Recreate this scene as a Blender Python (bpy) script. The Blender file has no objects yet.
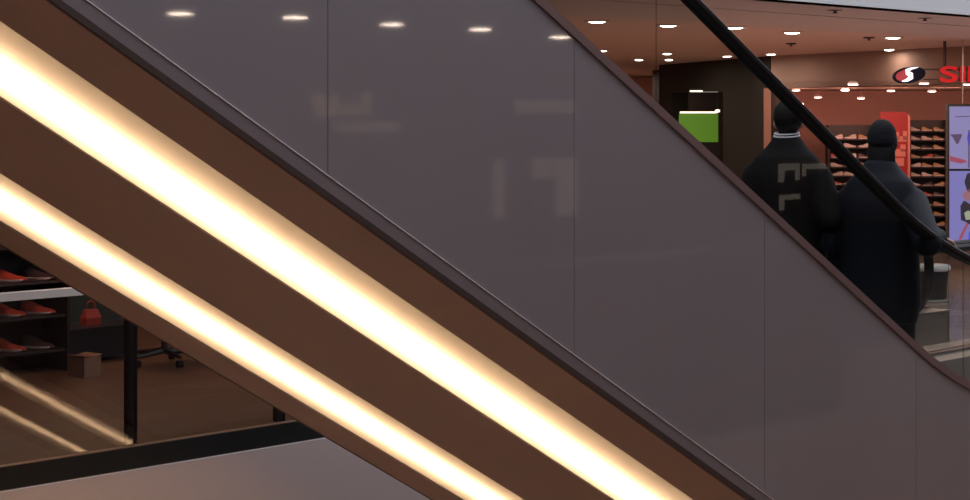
import bpy, bmesh, math, random
from mathutils import Vector, Matrix
random.seed(7)
SC = bpy.context.scene
COL = SC.collection

# ------------------------------------------------------------------ camera frame
FPX = 1803.0
FW = Vector((0.7144, 0.6998, 0.0)).normalized()      # view axis
RT = Vector((FW.y, -FW.x, 0.0))                      # camera right
EYE = 1.99
UP = Vector((0, 0, 1))

def at(px, py, depth):
    """a place in the mall seen at this pixel, that many metres along the view axis"""
    return Vector((0, 0, EYE)) + (FW + RT * ((px - 485) / FPX) + UP * ((118 - py) / FPX)) * depth

def at_z(px, py, z):
    return at(px, py, (z - EYE) * FPX / (118 - py))

# ------------------------------------------------------------------ materials
def mat(name, col, rough=0.5, metal=0.0, spec=0.5, var=0.0, scale=6.0, bump=0.0, emit=None, es=0.0, coat=0.0):
    m = bpy.data.materials.new(name); m.use_nodes = True
    nt = m.node_tree; b = nt.nodes['Principled BSDF']
    b.inputs['Roughness'].default_value = rough
    b.inputs['Metallic'].default_value = metal
    b.inputs['Specular IOR Level'].default_value = spec
    if coat:
        b.inputs['Coat Weight'].default_value = coat
        b.inputs['Coat Roughness'].default_value = 0.03
    tc = nt.nodes.new('ShaderNodeTexCoord')
    nz = nt.nodes.new('ShaderNodeTexNoise'); nz.inputs['Scale'].default_value = scale
    nz.inputs['Detail'].default_value = 4
    nt.links.new(tc.outputs['Object'], nz.inputs['Vector'])
    mx = nt.nodes.new('ShaderNodeMix'); mx.data_type = 'RGBA'
    mx.inputs['A'].default_value = (*[c * (1 - var) for c in col], 1)
    mx.inputs['B'].default_value = (*[min(1, c * (1 + var)) for c in col], 1)
    nt.links.new(nz.outputs['Fac'], mx.inputs['Factor'])
    nt.links.new(mx.outputs['Result'], b.inputs['Base Color'])
    if bump:
        bp = nt.nodes.new('ShaderNodeBump'); bp.inputs['Strength'].default_value = bump
        bp.inputs['Distance'].default_value = 0.01
        nt.links.new(nz.outputs['Fac'], bp.inputs['Height'])
        nt.links.new(bp.outputs['Normal'], b.inputs['Normal'])
    if emit:
        b.inputs['Emission Color'].default_value = (*emit, 1)
        b.inputs['Emission Strength'].default_value = es
    return m

def glass_mat(name, tint, ior):
    m = bpy.data.materials.new(name); m.use_nodes = True
    nt = m.node_tree; nt.nodes.clear()
    out = nt.nodes.new('ShaderNodeOutputMaterial')
    tr = nt.nodes.new('ShaderNodeBsdfTransparent'); tr.inputs['Color'].default_value = (*tint, 1)
    gl = nt.nodes.new('ShaderNodeBsdfGlossy'); gl.inputs['Roughness'].default_value = 0.0
    fr = nt.nodes.new('ShaderNodeFresnel'); fr.inputs['IOR'].default_value = ior
    ge = nt.nodes.new('ShaderNodeNewGeometry')
    inv = nt.nodes.new('ShaderNodeMath'); inv.operation = 'SUBTRACT'; inv.inputs[0].default_value = 1
    nt.links.new(ge.outputs['Backfacing'], inv.inputs[1])
    mul = nt.nodes.new('ShaderNodeMath'); mul.operation = 'MULTIPLY'
    nt.links.new(fr.outputs['Fac'], mul.inputs[0]); nt.links.new(inv.outputs[0], mul.inputs[1])
    mix = nt.nodes.new('ShaderNodeMixShader')
    nt.links.new(mul.outputs[0], mix.inputs[0]); nt.links.new(tr.outputs[0], mix.inputs[1]); nt.links.new(gl.outputs[0], mix.inputs[2])
    nt.links.new(mix.outputs[0], out.inputs['Surface'])
    return m

def tile_mat(name, c1, c2, mortar, w, h, rough, plank=False):
    m = mat(name, c1, rough)
    nt = m.node_tree; b = nt.nodes['Principled BSDF']
    tc = nt.nodes.new('ShaderNodeTexCoord')
    br = nt.nodes.new('ShaderNodeTexBrick')
    br.offset = 0.37 if plank else 0.0
    br.inputs['Color1'].default_value = (*c1, 1); br.inputs['Color2'].default_value = (*c2, 1)
    br.inputs['Mortar'].default_value = (*mortar, 1)
    br.inputs['Scale'].default_value = 1.0
    br.inputs['Mortar Size'].default_value = 0.004
    br.inputs['Brick Width'].default_value = w; br.inputs['Row Height'].default_value = h
    nt.links.new(tc.outputs['Object'], br.inputs['Vector'])
    nz = nt.nodes.new('ShaderNodeTexNoise'); nz.inputs['Scale'].default_value = 1.0
    mp = nt.nodes.new('ShaderNodeMapping'); mp.inputs['Scale'].default_value = (1.2, 14, 1) if plank else (5, 5, 5)
    nt.links.new(tc.outputs['Object'], mp.inputs['Vector']); nt.links.new(mp.outputs[0], nz.inputs['Vector'])
    mx = nt.nodes.new('ShaderNodeMix'); mx.data_type = 'RGBA'; mx.blend_type = 'MULTIPLY'
    rmp = nt.nodes.new('ShaderNodeValToRGB')
    rmp.color_ramp.elements[0].position = .3; rmp.color_ramp.elements[0].color = (.6, .6, .6, 1)
    rmp.color_ramp.elements[1].position = .7; rmp.color_ramp.elements[1].color = (1, 1, 1, 1)
    nt.links.new(nz.outputs['Fac'], rmp.inputs[0])
    mx.inputs['Factor'].default_value = .7 if plank else .4
    nt.links.new(br.outputs['Color'], mx.inputs['A']); nt.links.new(rmp.outputs[0], mx.inputs['B'])
    nt.links.new(mx.outputs['Result'], b.inputs['Base Color'])
    return m

M = {}
M['panel'] = mat('grey_back_painted_glass', (.225, .188, .194), .45, spec=.25, var=.05, scale=1.5, coat=1.0)
M['trim'] = mat('grey_brown_trim', (.19, .15, .155), .35, var=.04)
M['bead'] = mat('painted_highlight_bead', (.85, .82, .80), .3, metal=.0)  # near-white colour paints the highlight along the panels' lower edge
M['lip'] = mat('dark_brown_lip', (.045, .022, .017), .6, var=.1)
M['deck'] = mat('brown_metal_deck_rail', (.17, .10, .092), .35, var=.08, scale=9)
M['soffit'] = mat('brown_painted_soffit', (.31, .215, .165), .55, var=.06, scale=2)
M['trough'] = mat('white_reflector', (.22, .215, .21), .6, var=.01)
M['tube'] = mat('warm_lamp_tube', (1, .9, .7), .5, emit=(1.0, .65, .38), es=23)
def opal_mat():
    m = bpy.data.materials.new('opal_acrylic'); m.use_nodes = True
    nt = m.node_tree; nt.nodes.clear()
    out = nt.nodes.new('ShaderNodeOutputMaterial')
    tl = nt.nodes.new('ShaderNodeBsdfTranslucent'); tl.inputs['Color'].default_value = (.72, .70, .66, 1)
    df = nt.nodes.new('ShaderNodeBsdfDiffuse'); df.inputs['Color'].default_value = (.8, .78, .74, 1)
    mx = nt.nodes.new('ShaderNodeMixShader'); mx.inputs[0].default_value = .2
    nt.links.new(tl.outputs[0], mx.inputs[1]); nt.links.new(df.outputs[0], mx.inputs[2]); nt.links.new(mx.outputs[0], out.inputs['Surface'])
    return m
M['opal'] = opal_mat()
M['rubber'] = mat('black_rubber', (.005, .0045, .0045), .65, spec=.2, var=.1)
M['steel'] = mat('brushed_steel', (.35, .33, .31), .35, metal=.9, var=.08, scale=30)
M['darksteel'] = mat('dark_steel', (.010, .010, .010), .6, spec=.15, var=.1)
M['tread'] = mat('grooved_step_metal', (.18, .18, .18), .45, metal=.7, var=.15, scale=40)
M['glass'] = glass_mat('balustrade_glass', (.84, .85, .84), 1.38)
M['glassg'] = glass_mat('railing_glass', (.80, .80, .78), 1.75)
M['white'] = mat('white_fascia_paint', (.44, .445, .455), .6, var=.02)
M['slab'] = mat('greyish_slab_paint', (.40, .34, .33), .6, var=.02)
M['under'] = mat('warm_brown_lower_floor', (.42, .285, .215), .7, var=.1)
M['carpet'] = mat('dark_floor', (.05, .042, .042), .8, var=.2)
M['ceil'] = mat('beige_ceiling_paint', (.42, .33, .30), .7, var=.03)
M['ceil2'] = mat('ceiling_with_shop_light', (.48, .33, .27), .7, var=.03)  # red glow of the shop lights put into the ceiling colour
M['groove'] = mat('dark_groove', (.05, .03, .026), .8)
M['redwall'] = mat('salmon_shop_wall', (.46, .24, .19), .7, var=.06)
M['darkwall'] = mat('dark_shop_wall', (.045, .026, .022), .7, var=.2)
M['portal'] = mat('charcoal_portal_cladding', (.026, .024, .021), .7, spec=.1, var=.3, scale=3)
M['tile'] = tile_mat('polished_stone_tiles', (.45, .33, .29), (.41, .30, .26), (.12, .08, .07), .9, .9, .16)
M['wood'] = tile_mat('oak_plank_floor', (.20, .115, .07), (.15, .085, .052), (.05, .03, .02), 1.6, .16, .35, True)
M['lampglow'] = mat('lamp_lens', (1, .95, .9), .5, emit=(1, .86, .74), es=14)
M['lampglow2'] = mat('spot_lens', (1, .9, .85), .5, emit=(1, .66, .56), es=12)
M['lampglow3'] = mat('soft_lamp_lens', (1, .95, .9), .5, emit=(1, .88, .78), es=2.2)
M['lamprim'] = mat('lamp_rim', (.55, .5, .47), .4)
M['black'] = mat('black_plastic', (.012, .011, .012), .45, var=.1)
M['navycab'] = mat('dark_navy_laminate', (.012, .014, .022), .4, var=.1)

# ------------------------------------------------------------------ mesh helpers
class MB:
    def __init__(s):
        s.v = []; s.f = []; s.mi = []
    def add(s, vs, fs, mi=0):
        o = len(s.v); s.v += [tuple(v) for v in vs]
        for f in fs:
            s.f.append([i + o for i in f]); s.mi.append(mi)
        return s
    def box(s, x0, x1, y0, y1, z0, z1, mi=0):
        v = [(x0,y0,z0),(x1,y0,z0),(x1,y1,z0),(x0,y1,z0),(x0,y0,z1),(x1,y0,z1),(x1,y1,z1),(x0,y1,z1)]
        return s.add(v, [(3,2,1,0),(4,5,6,7),(0,1,5,4),(1,2,6,5),(2,3,7,6),(3,0,4,7)], mi)
    def obox(s, c, ax, ay, az, mi=0):
        """box from centre and three half-axis vectors"""
        c = Vector(c); v = []
        for k in (-1, 1):
            for (i, j) in ((-1,-1),(1,-1),(1,1),(-1,1)):
                v.append(c + Vector(ax)*i + Vector(ay)*j + Vector(az)*k)
        fl = Vector(ax).cross(Vector(ay)).dot(Vector(az)) < 0
        fs = [(3,2,1,0),(4,5,6,7),(0,1,5,4),(1,2,6,5),(2,3,7,6),(3,0,4,7)]
        if fl: fs = [f[::-1] for f in fs]
        return s.add(v, fs, mi)
    def sweep(s, rings, mi=0, cap=True, closed=True):
        """rings: lists of points, same count"""
        n = len(rings[0]); o = []
        vs = [p for r in rings for p in r]; fs = []
        for a in range(len(rings) - 1):
            for i in range(n if closed else n - 1):
                j = (i + 1) % n
                fs.append((a*n+i, a*n+j, (a+1)*n+j, (a+1)*n+i))
        if cap and closed:
            fs.append(tuple(range(n))[::-1]); fs.append(tuple((len(rings)-1)*n+i for i in range(n)))
        return s.add(vs, fs, mi)
    def tube(s, pts, r, n=8, mi=0):
        pts = [Vector(p) for p in pts]; rings = []
        for i, p in enumerate(pts):
            d = (pts[min(i+1, len(pts)-1)] - pts[max(i-1, 0)]).normalized()
            a = d.orthogonal().normalized() if abs(d.z) > .95 else d.cross(UP).normalized()
            b = d.cross(a).normalized()
            rr = r[i] if isinstance(r, (list, tuple)) else r
            rings.append([p + a*math.cos(t)*rr + b*math.sin(t)*rr for t in [2*math.pi*k/n for k in range(n)]])
        return s.sweep(rings, mi)
    def lathe(s, prof, n=20, c=(0,0,0), mi=0):
        rings = [[(c[0]+r*math.cos(2*math.pi*k/n), c[1]+r*math.sin(2*math.pi*k/n), c[2]+z) for k in range(n)] for r, z in prof]
        return s.sweep(rings, mi)
    def build(s, name, mats, parent=None, smooth=False, loc=None):
        me = bpy.data.meshes.new(name)
        me.from_pydata(s.v, [], s.f); me.update()
        if not isinstance(mats, (list, tuple)): mats = [mats]
        for m in mats: me.materials.append(m)
        for p, i in zip(me.polygons, s.mi): p.material_index = i; p.use_smooth = smooth
        bm = bmesh.new(); bm.from_mesh(me); bmesh.ops.recalc_face_normals(bm, faces=bm.faces); bm.to_mesh(me); bm.free()
        o = bpy.data.objects.new(name, me); COL.objects.link(o)
        if parent:
            o.parent = parent
            if parent.type == 'EMPTY' or True:
                o.matrix_parent_inverse = Matrix.Identity(4)
        if loc is not None: o.location = loc
        return o

def tag(o, label=None, cat=None, group=None, kind=None):
    if label: o['label'] = label
    if cat: o['category'] = cat
    if group: o['group'] = group
    if kind: o['kind'] = kind
    return o

def empty(name, label, cat, loc=(0,0,0), rz=0, group=None):
    o = bpy.data.objects.new(name, None); COL.objects.link(o)
    o.location = loc; o.rotation_euler = (0, 0, rz); o.empty_display_size = .1
    return tag(o, label, cat, group)

def struct(name, mb, m):
    return tag(mb.build(name, m), kind='structure')

def copy_tree(o, parent=None):
    c = o.copy(); COL.objects.link(c)
    if parent: c.parent = parent
    for ch in [x for x in bpy.data.objects if x.parent == o]: copy_tree(ch, c)
    return c

# rotation of a thing whose local x runs along camera right and local y along the view axis
RZ = math.atan2(RT.y, RT.x)

# ------------------------------------------------------------------ escalator
TAN = math.tan(math.radians(30)); SIN = .5; COS = math.cos(math.radians(30))
YN = 4.70                      # near face of the escalator pair
YM, YF = 6.25, 7.82
XEND, XTOP = 13.15, -2.6

def profile(c, x0, R, xu, Ru):
    """height along X: flat (upper), arc, 30 degree slope, arc, flat (lower)"""
    def z(x):
        x1 = x0 + R*SIN; xa = xu - Ru*SIN
        if x > x1: return c - TAN*x0 - R*(1-COS)
        if x > x0:
            a = math.asin((x1 - x)/R); return c - TAN*x0 - R*(1-COS) + R*(1-math.cos(a))
        if x >= xu: return c - TAN*x
        if x > xa:
            a = math.asin((x - xa)/Ru); return c - TAN*xu + Ru*(1-COS) - Ru*(1-math.cos(a))
        return c - TAN*xu + Ru*(1-COS)
    return z
deckz = profile(EYE + 3.373, 7.85, 3.2, .2, 1.8)
botz = profile(EYE + 2.048, 9.2, 1.2, 0.0, 1.8)
railz = profile(EYE + 3.373 + .66, 7.80, 3.2, .2, 1.8)       # underside of handrail
stepz = lambda x: max(0.0, deckz(x) - .40)

def xs(a, b, step=.18):
    pts = [a]
    keys = [t for t in [-1.2 + .12*i for i in range(16)] + [7.6 + .12*i for i in range(24)]]
    pts += [t for t in keys if a + .03 < t < b - .03]
    pts.append(b); return pts

def ribbon(mb, X, y0, y1, lo, hi, mi=0):
    """solid strip between two height curves"""
    rings = [[(x, y0, lo(x)), (x, y1, lo(x)), (x, y1, hi(x)), (x, y0, hi(x))] for x in X]
    return mb.sweep(rings, mi)

def make_escalator(label, y0, y1, t0, t1, near):
    e = empty('escalator', label, 'escalator', (0, 0, 0))
    X = xs(XTOP, XEND)
    off = lambda f, d: (lambda x: f(x) + d)
    # outer cladding towards the void
    yo = y0 if near else y1
    s = 1 if near else -1
    def Y(a, b): return (min(yo + s*a, yo + s*b), max(yo + s*a, yo + s*b))
    ya, yb = Y(.0, .014)
    seam = [4.03 + 1.268*i for i in range(-5, 8)]
    edges = [XTOP] + [t for t in seam if XTOP + .1 < t < XEND - .1] + [XEND]
    for a, b in zip(edges[:-1], edges[1:]):
        ribbon(MB(), xs(a + .0018, b - .0018), ya, yb, off(botz, .086), off(deckz, -.003)).build('cladding_panel', M['panel'], e)
    yc, yd = Y(.016, .03)
    ribbon(MB(), X, yc, yd, off(botz, .02), off(deckz, -.004)).build('backing_sheet', M['lip'], e)
    yg, yh = Y(-.006, .014)
    ribbon(MB(), X, yg, yh, off(botz, .079), off(botz, .0822)).build('highlight_bead', M['bead'], e)
    yi, yj = Y(-.002, .014)
    ribbon(MB(), X, yi, yj, off(botz, .0235), off(botz, .0785)).build('lower_trim', M['trim'], e)
    yk, yl = Y(-.008, .014)
    ribbon(MB(), X, yk, yl, off(botz, -.002), off(botz, .023)).build('bottom_lip', M['lip'], e)
    # deck rails and balustrades on both sides
    for side in (0, 1):
        ye, d = (y0, 1) if side == 0 else (y1, -1)
        def YY(a, b): return (min(ye + d*a, ye + d*b), max(ye + d*a, ye + d*b))
        p, q = YY(-.010 if (side == 0) == near else .012, .055)
        mb = MB(); ribbon(mb, X, p, q, off(deckz, -.002), off(deckz, .040))
        mb.build('deck_rail', M['deck'], e)
        p, q = YY(.056, .24)
        ribbon(MB(), X, p, q, off(deckz, -.03), off(deckz, .025)).build('inner_deck', M['steel'], e)
        p, q = YY(.225, .24)
        ribbon(MB(), X, p, q, lambda x: stepz(x) - .25, off(deckz, -.032)).build('skirt_panel', M['steel'], e)
        p, q = YY(.095, .107)
        ge = [t - .634 for t in seam]
        ge = [XTOP + .3] + [t for t in ge if XTOP + .5 < t < XEND - .9] + [XEND - .45]
        for a, b in zip(ge[:-1], ge[1:]):
            ribbon(MB(), xs(a + .002, b - .002), p, q, off(deckz, .026), off(railz, .010)).build('glass_panel', M['glass'], e)
        # rounded glass end
        yc_ = (p + q)/2
        zc = (railz(XEND) + deckz(XEND))/2 + .01; rr = (railz(XEND) - deckz(XEND))/2 - .012
        mb = MB(); a_ = [-math.pi/2 + math.pi*i/14 for i in range(15)]
        poly = [(XEND - .448 + rr*math.cos(t), zc + rr*math.sin(t)) for t in a_]
        n = len(poly)
        mb.add([(x, p, z) for x, z in poly] + [(x, q, z) for x, z in poly],
               [tuple(range(n)), tuple(range(2*n-1, n-1, -1))] + [(i, (i+1) % n, n+(i+1) % n, n+i) for i in range(n)])
        mb.build('glass_end', M['glass'], e)
        # handrail: lens section swept along the curve and round the end
        path = [(x, railz(x) + .034) for x in xs(XTOP + .3, XEND - .45)]
        r2 = (railz(XEND) - deckz(XEND))/2 + .022
        path += [(XEND - .45 + r2*math.cos(t), zc + .004 + r2*math.sin(t)) for t in [math.pi/2 - math.pi*i/14 for i in range(1, 15)]]
        rings = []
        for i, (x, z) in enumerate(path):
            x0, z0 = path[max(i-1, 0)]; x1, z1 = path[min(i+1, len(path)-1)]
            L = math.hypot(x1-x0, z1-z0); nx, nz = -(z1-z0)/L, (x1-x0)/L
            sec = [(-.040,-.008),(-.028,-.019),(.028,-.019),(.040,-.008),(.040,.008),(.026,.020),(0,.023),(-.026,.020),(-.040,.008)]
            rings.append([(x + nx*h, yc_ + w, z + nz*h) for w, h in sec])
        MB().sweep(rings).build('handrail', M['rubber'], e, smooth=False)
    # underside
    lo = lambda x: botz(x); hi = lambda x: botz(x) + .018
    for a, b in ((y0 + (.0 if not near else .0), t0), (t1, y1)):
        ribbon(MB(), X, a, b, lo, hi).build('soffit', M['soffit'], e)
    # recessed light trough: white arched reflector, lamp tube, opal cover
    LX = [.1, 9.15]
    def arch(w):                                # w in 0..1 across -> height
        return .018 + TROUGH_H*math.sin(math.pi*w)**.4
    rings = []
    N = 18
    for x in LX:
        r = [(x, t0 + (t1-t0)*i/N, botz(x) + (arch(i/N) if 0 < i < N else .0)) for i in range(N+1)]
        r += [(x, t0 + (t1-t0)*i/N, botz(x) + (arch(i/N) if 0 < i < N else .0) + .012) for i in range(N, -1, -1)]
        rings.append(r)
    tr = MB().sweep(rings).build('light_trough', M['trough'], e)
    MB().sweep([[(x, t0 + .003, botz(x) + .006), (x, t1 - .003, botz(x) + .006)] for x in LX], closed=False).build('opal_cover', M['opal'], tr)
    for xa, xb in ((XTOP, LX[0]), (LX[1], XEND)):
        ribbon(MB(), xs(xa, xb), t0, t1, lo, hi).build('soffit', M['soffit'], e)
    yc_ = t0 + (t1-t0)*(TUBE_NEAR if near else TUBE_FAR)
    rings = []
    for x in (LX[0] + .05, LX[1] - .05):
        zc = botz(x) + TUBE_H
        rings.append([(x, yc_ + .085*math.cos(2*math.pi*k/8), zc + .010*math.sin(2*math.pi*k/8)) for k in range(8)])
    MB().sweep(rings).build('light_tube', M['tube'], tr)
    # steps
    x = 4.6
    while x < 9.6:
        z = stepz(x + .2)
        MB().box(x, x + .41, y0 + .245, y1 - .245, z - .22, z).build('step', M['tread'], e)
        x += .41
    MB().box(9.63, XEND, y0 + .245, y1 - .245, -.12, .004).build('landing_plate', M['steel'], e)
    return e
TROUGH_H, TUBE_H, TUBE_NEAR, TUBE_FAR = .17, .096, .640, .54
make_escalator('escalator closest to the viewer, grey glass side panels above the wide upper light strip', YN, YM, 5.11, 5.80, True)
make_escalator('second escalator behind the near one, carrying the lower narrower light strip underneath', YM, YF, 6.69, 7.42, False)

# ------------------------------------------------------------------ setting
GY = 9.175          # edge of the far gallery
CZ = EYE + 1.03     # gallery ceiling
SZ = EYE + .50      # shop ceiling
struct('floor_shop', MB().box(-8, 11.2, GY, 16.5, -.5, 0), M['wood'])
struct('floor_gallery', MB().box(11.2, 44, GY, 36, -.5, 0).box(-8, 11.2, 16.5, 36, -.5, 0), M['tile'])
struct('floor_landing', MB().box(XEND, 44, .8, GY, -.5, 0), M['tile'])
struct('floor_viewer', MB().box(-8, 44, -9, .8, -.5, 0), M['carpet'])
struct('floor_lower', MB().box(-8, XEND, .8, GY, -5.2, -5.0), M['under'])
struct('wall_slab_edge', MB().box(-8, XEND, GY - .03, GY + .0, -1.6, -.14), M['slab'])
struct('wall_lower_near', MB().box(-8, XEND, .6, .8, -5, -.5), M['under'])
struct('wall_lower_end', MB().box(XEND, XEND + .2, .6, GY, -5, -.5), M['under'])
struct('wall_lower', MB().box(-8, XEND, GY, GY + .1, -5, -.5), M['white'])
# far gallery ceiling in two zones, shop light painted into the inner, with a shadow groove
c = MB().box(-8, 44, GY, 10.28, CZ, CZ + .3).box(-8, 44, 10.33, 12.0, CZ, CZ + .3)
struct('ceiling_edge', c, M['ceil'])
struct('trim_1', MB().box(-8, 44, 10.28, 10.33, CZ + .03, CZ + .3), M['groove'])
struct('ceiling_gallery', MB().box(-8, 44, 12.0, 40, CZ + .012, CZ + .3), M['ceil2'])
struct('wall_upper_far', MB().box(-8, 44, GY - .02, GY + .2, CZ, 7.5), M['white'])
struct('wall_upper_near', MB().box(-8, 44, .6, .8, CZ, 7.5), M['white'])
struct('ceiling_viewer', MB().box(-8, 44, -9, .8, CZ, CZ + .3), M['ceil'])
struct('wall_back', MB().box(-8, 44, -9.2, -9, -.5, CZ + .3), M['redwall'])
struct('wall_left', MB().box(-8.2, -8, -9, 36, -5, 7.5), M['redwall'])
struct('wall_right', MB().box(44, 44.2, -9, 36, -.5, 7.5), M['redwall'])
struct('wall_gallery_end', MB().box(-8, 44, 36, 36.2, 0, CZ + .3), M['redwall'])
struct('wall_shop_back', MB().box(-8, 11.2, 16.5, 16.7, 0, CZ), M['darkwall'])

# angled shop front with its bulkhead
def flat(p): return Vector((p.x, p.y, 0))
A0 = flat(at(1180, 118, 22.8)); A1 = flat(at(771, 118, 30.3))
B1 = flat(at(655, 118, 35.6))
d1 = (A1 - A0).normalized(); n1 = Vector((-d1.y, d1.x, 0))
if n1.dot(FW) < 0: n1 = -n1
def wallseg(mb, a, b, z0, z1, th=.15, mi=0):
    d = (b - a); n = Vector((-d.y, d.x, 0)).normalized()
    if n.dot(FW) < 0: n = -n
    c = (a + b)/2 + n*th/2; c.z = (z0 + z1)/2
    return mb.obox(c, d/2, n*th/2, UP*(z1 - z0)/2, mi)
M['bulk'] = mat('brown_bulkhead_paint', (.29, .185, .15), .7, var=.04)
struct('wall_bulkhead', wallseg(MB(), A0, A1, SZ, CZ + .02, .3), M['bulk'])
# shop room behind it
K0 = flat(at(1180, 118, 33.5)); K1 = flat(at(690, 118, 33.5))
struct('wall_shoe_shop', wallseg(MB(), K0, flat(at(771, 118, 33.5)), 0, SZ, .2), M['redwall'])
struct('wall_shoe_shop_side', wallseg(MB(), A1, flat(at(771, 118, 33.5)), 0, SZ, .12), M['redwall'])
mb = MB(); q = [A0, A1, flat(at(771, 118, 33.6)), flat(at(1180, 118, 33.6))]
mb.add([(p.x, p.y, SZ) for p in q] + [(p.x, p.y, SZ + .1) for p in q], [(0,1,2,3),(7,6,5,4),(0,4,5,1),(1,5,6,2),(2,6,7,3),(3,7,4,0)])
struct('ceiling_shop', mb, M['ceil2'])
# charcoal portal of the neighbouring shop
dB = (B1 - A1)
def pb(px):                      # point on the portal line under a pixel column
    t = (771 - px)/(771 - 655.0)
    u = (px - 485)/FPX
    r = FW + RT*u
    # intersect ray with the line A1 + s*dB
    den = r.x*dB.y - r.y*dB.x
    k = (A1.x*dB.y - A1.y*dB.x)/den
    return r*k, k
def pz(px, py): return EYE + (118 - py)/FPX*pb(px)[1]
mb = MB()
wallseg(mb, pb(770)[0], pb(723)[0], 0, CZ + .01, .35)
wallseg(mb, pb(671)[0], pb(659)[0], 0, CZ + .01, .35)
wallseg(mb, pb(723)[0], pb(671)[0], pz(700, 92), CZ + .01, .35)
struct('wall_portal', mb, M['portal'])
mb = MB(); nB = Vector((-dB.y, dB.x, 0)).normalized()
if nB.dot(FW) < 0: nB = -nB
wallseg(mb, pb(692)[0] + nB*1.2, pb(600)[0] + nB*1.2, 0, CZ, .1)
struct('wall_portal_inside', mb, M['portal'])
wallseg(mb := MB(), flat(at(680, 118, 45)), flat(at(250, 118, 45)), 0, CZ, .2)
struct('wall_far_end', mb, M['redwall'])

# ------------------------------------------------------------------ light fittings
def lamp_light(loc, power, col, size=.25, name='downlight'):
    l = bpy.data.lights.new(name, 'AREA'); l.shape = 'DISK'; l.size = size; l.energy = power; l.color = col
    o = bpy.data.objects.new(name + '_beam', l); COL.objects.link(o); o.location = loc
    return o
def downlight(name, loc, r, label, group, glow, power, col):
    e = empty(name, label, 'ceiling light', loc, 0, group)
    MB().lathe([(r*.86, -.001), (r*1.08, -.001), (r*1.14, -.006), (r*1.08, -.014), (r*.9, -.012)], 20).build('rim', M['lamprim'], e)
    MB().lathe([(r*.05, .002), (r*.88, .0), (r*.86, -.007), (r*.5, -.022), (r*.05, -.026)], 20).build('lens', glow, e)
    if power:
        o = lamp_light((0, 0, -.04), power, col); o.parent = e
    return e
ORD = ['first', 'second', 'third', 'fourth', 'fifth', 'sixth', 'seventh', 'eighth', 'ninth', 'tenth', 'eleventh', 'twelfth']
WARM = (1, .78, .62)
row = [(597, 22), (668, 26), (735, 28), (792, 33), (893, 38)]
for i, (px, py) in enumerate(row):
    p = at_z(px, py, CZ); p.z = CZ + .012
    downlight('ceiling_downlight', p, .125, f'{ORD[i]} from the left of the large round lights in the front ceiling row', 'large downlights in the front row', M['lampglow'], 26, WARM)
for i, (px, py) in enumerate([(602, 51), (667, 54), (639, 60), (669, 60), (727, 56.5)]):
    p = at_z(px, py, CZ); p.z = CZ + .012
    lab = ['dim round ceiling light just above the brown escalator rail', 'flat round ceiling light directly above a brighter one, left of the charcoal portal',
           'small bright ceiling light, left one of two in line beside the portal top', 'small bright ceiling light touching the top left corner of the charcoal portal',
           'round ceiling light against the top edge of the charcoal portal'][i]
    downlight('ceiling_downlight', p, .10, lab, 'smaller downlights before the portal', M['lampglow'], 14, WARM)
for i, (px, py) in enumerate([(771, 54.5), (889, 50)]):
    p = at_z(px, py, CZ); p.z = CZ + .012
    downlight('ceiling_downlight', p, .10, ['small round ceiling light next to the top right corner of the charcoal portal', 'small round ceiling light above the oval shop emblem'][i],
              'small lights before the shoe shop', M['lampglow'], 4, WARM)
def spot(px, py, depth, label):
    p = at(px, py, depth)
    e = empty('track_spotlight', label, 'spotlight', p, 0, 'spotlights in the shoe shop')
    MB().lathe([(.03, .035), (.06, .03), (.074, .0), (.069, -.004), (.04, .012)], 16).build('housing', M['lamprim'], e)
    MB().lathe([(.01, .006), (.064, .004), (.066, -.012), (.01, -.02)], 16).build('lens', M['lampglow2'], e)
    if SZ - p.z - .035 > .02:
        MB().tube([(0, 0, .03), (0, 0, SZ - p.z + .01)], .008, 6).build('stem', M['redwall'], e)
    return e
SP = [(853, 84, 24.6, 'spotlight nearest the bulkhead, above and behind the dark handrail'), (924, 83, 25.0, 'spotlight directly below the gap between oval emblem and red letters'),
      (968, 84, 24.6, 'spotlight under the red sign letters'), (796, 90, 31.0, 'spotlight just above the dark handrail, higher of the two there'),
      (845, 90, 30.0, 'spotlight left of and below the one nearest the bulkhead'), (891, 90.5, 31, 'spotlight below the oval emblem'),
      (932, 91, 31, 'spotlight below the gap before the red letters'), (772.5, 98, 32.2, 'spotlight beside the portal, just above the bare head'),
      (818, 97, 32, 'flat dim spotlight halfway between handrail and shoe shelves'), (861, 98, 32, 'spotlight over the left shoe shelf'),
      (800, 103.5, 32.6, 'lowest spotlight, touching the dark handrail beside the bare head')]
for px, py, d, lab in SP: spot(px, py, d, lab)
for (px, d, w) in ((800, 30.2, 14), (850, 29.8, 16), (900, 29.6, 16), (950, 29.4, 14), (1020, 29, 14)):  # added lights without fittings, aimed to brighten the shop's back wall
    p = at(px, 100, d); p.z = SZ - .06
    o = lamp_light(p, w, (1, .50, .38), .5, 'shop_wall_fill')
    o.rotation_euler = (-(FW*.85 - UP*.4)).to_track_quat('Z', 'Y').to_euler()
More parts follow.
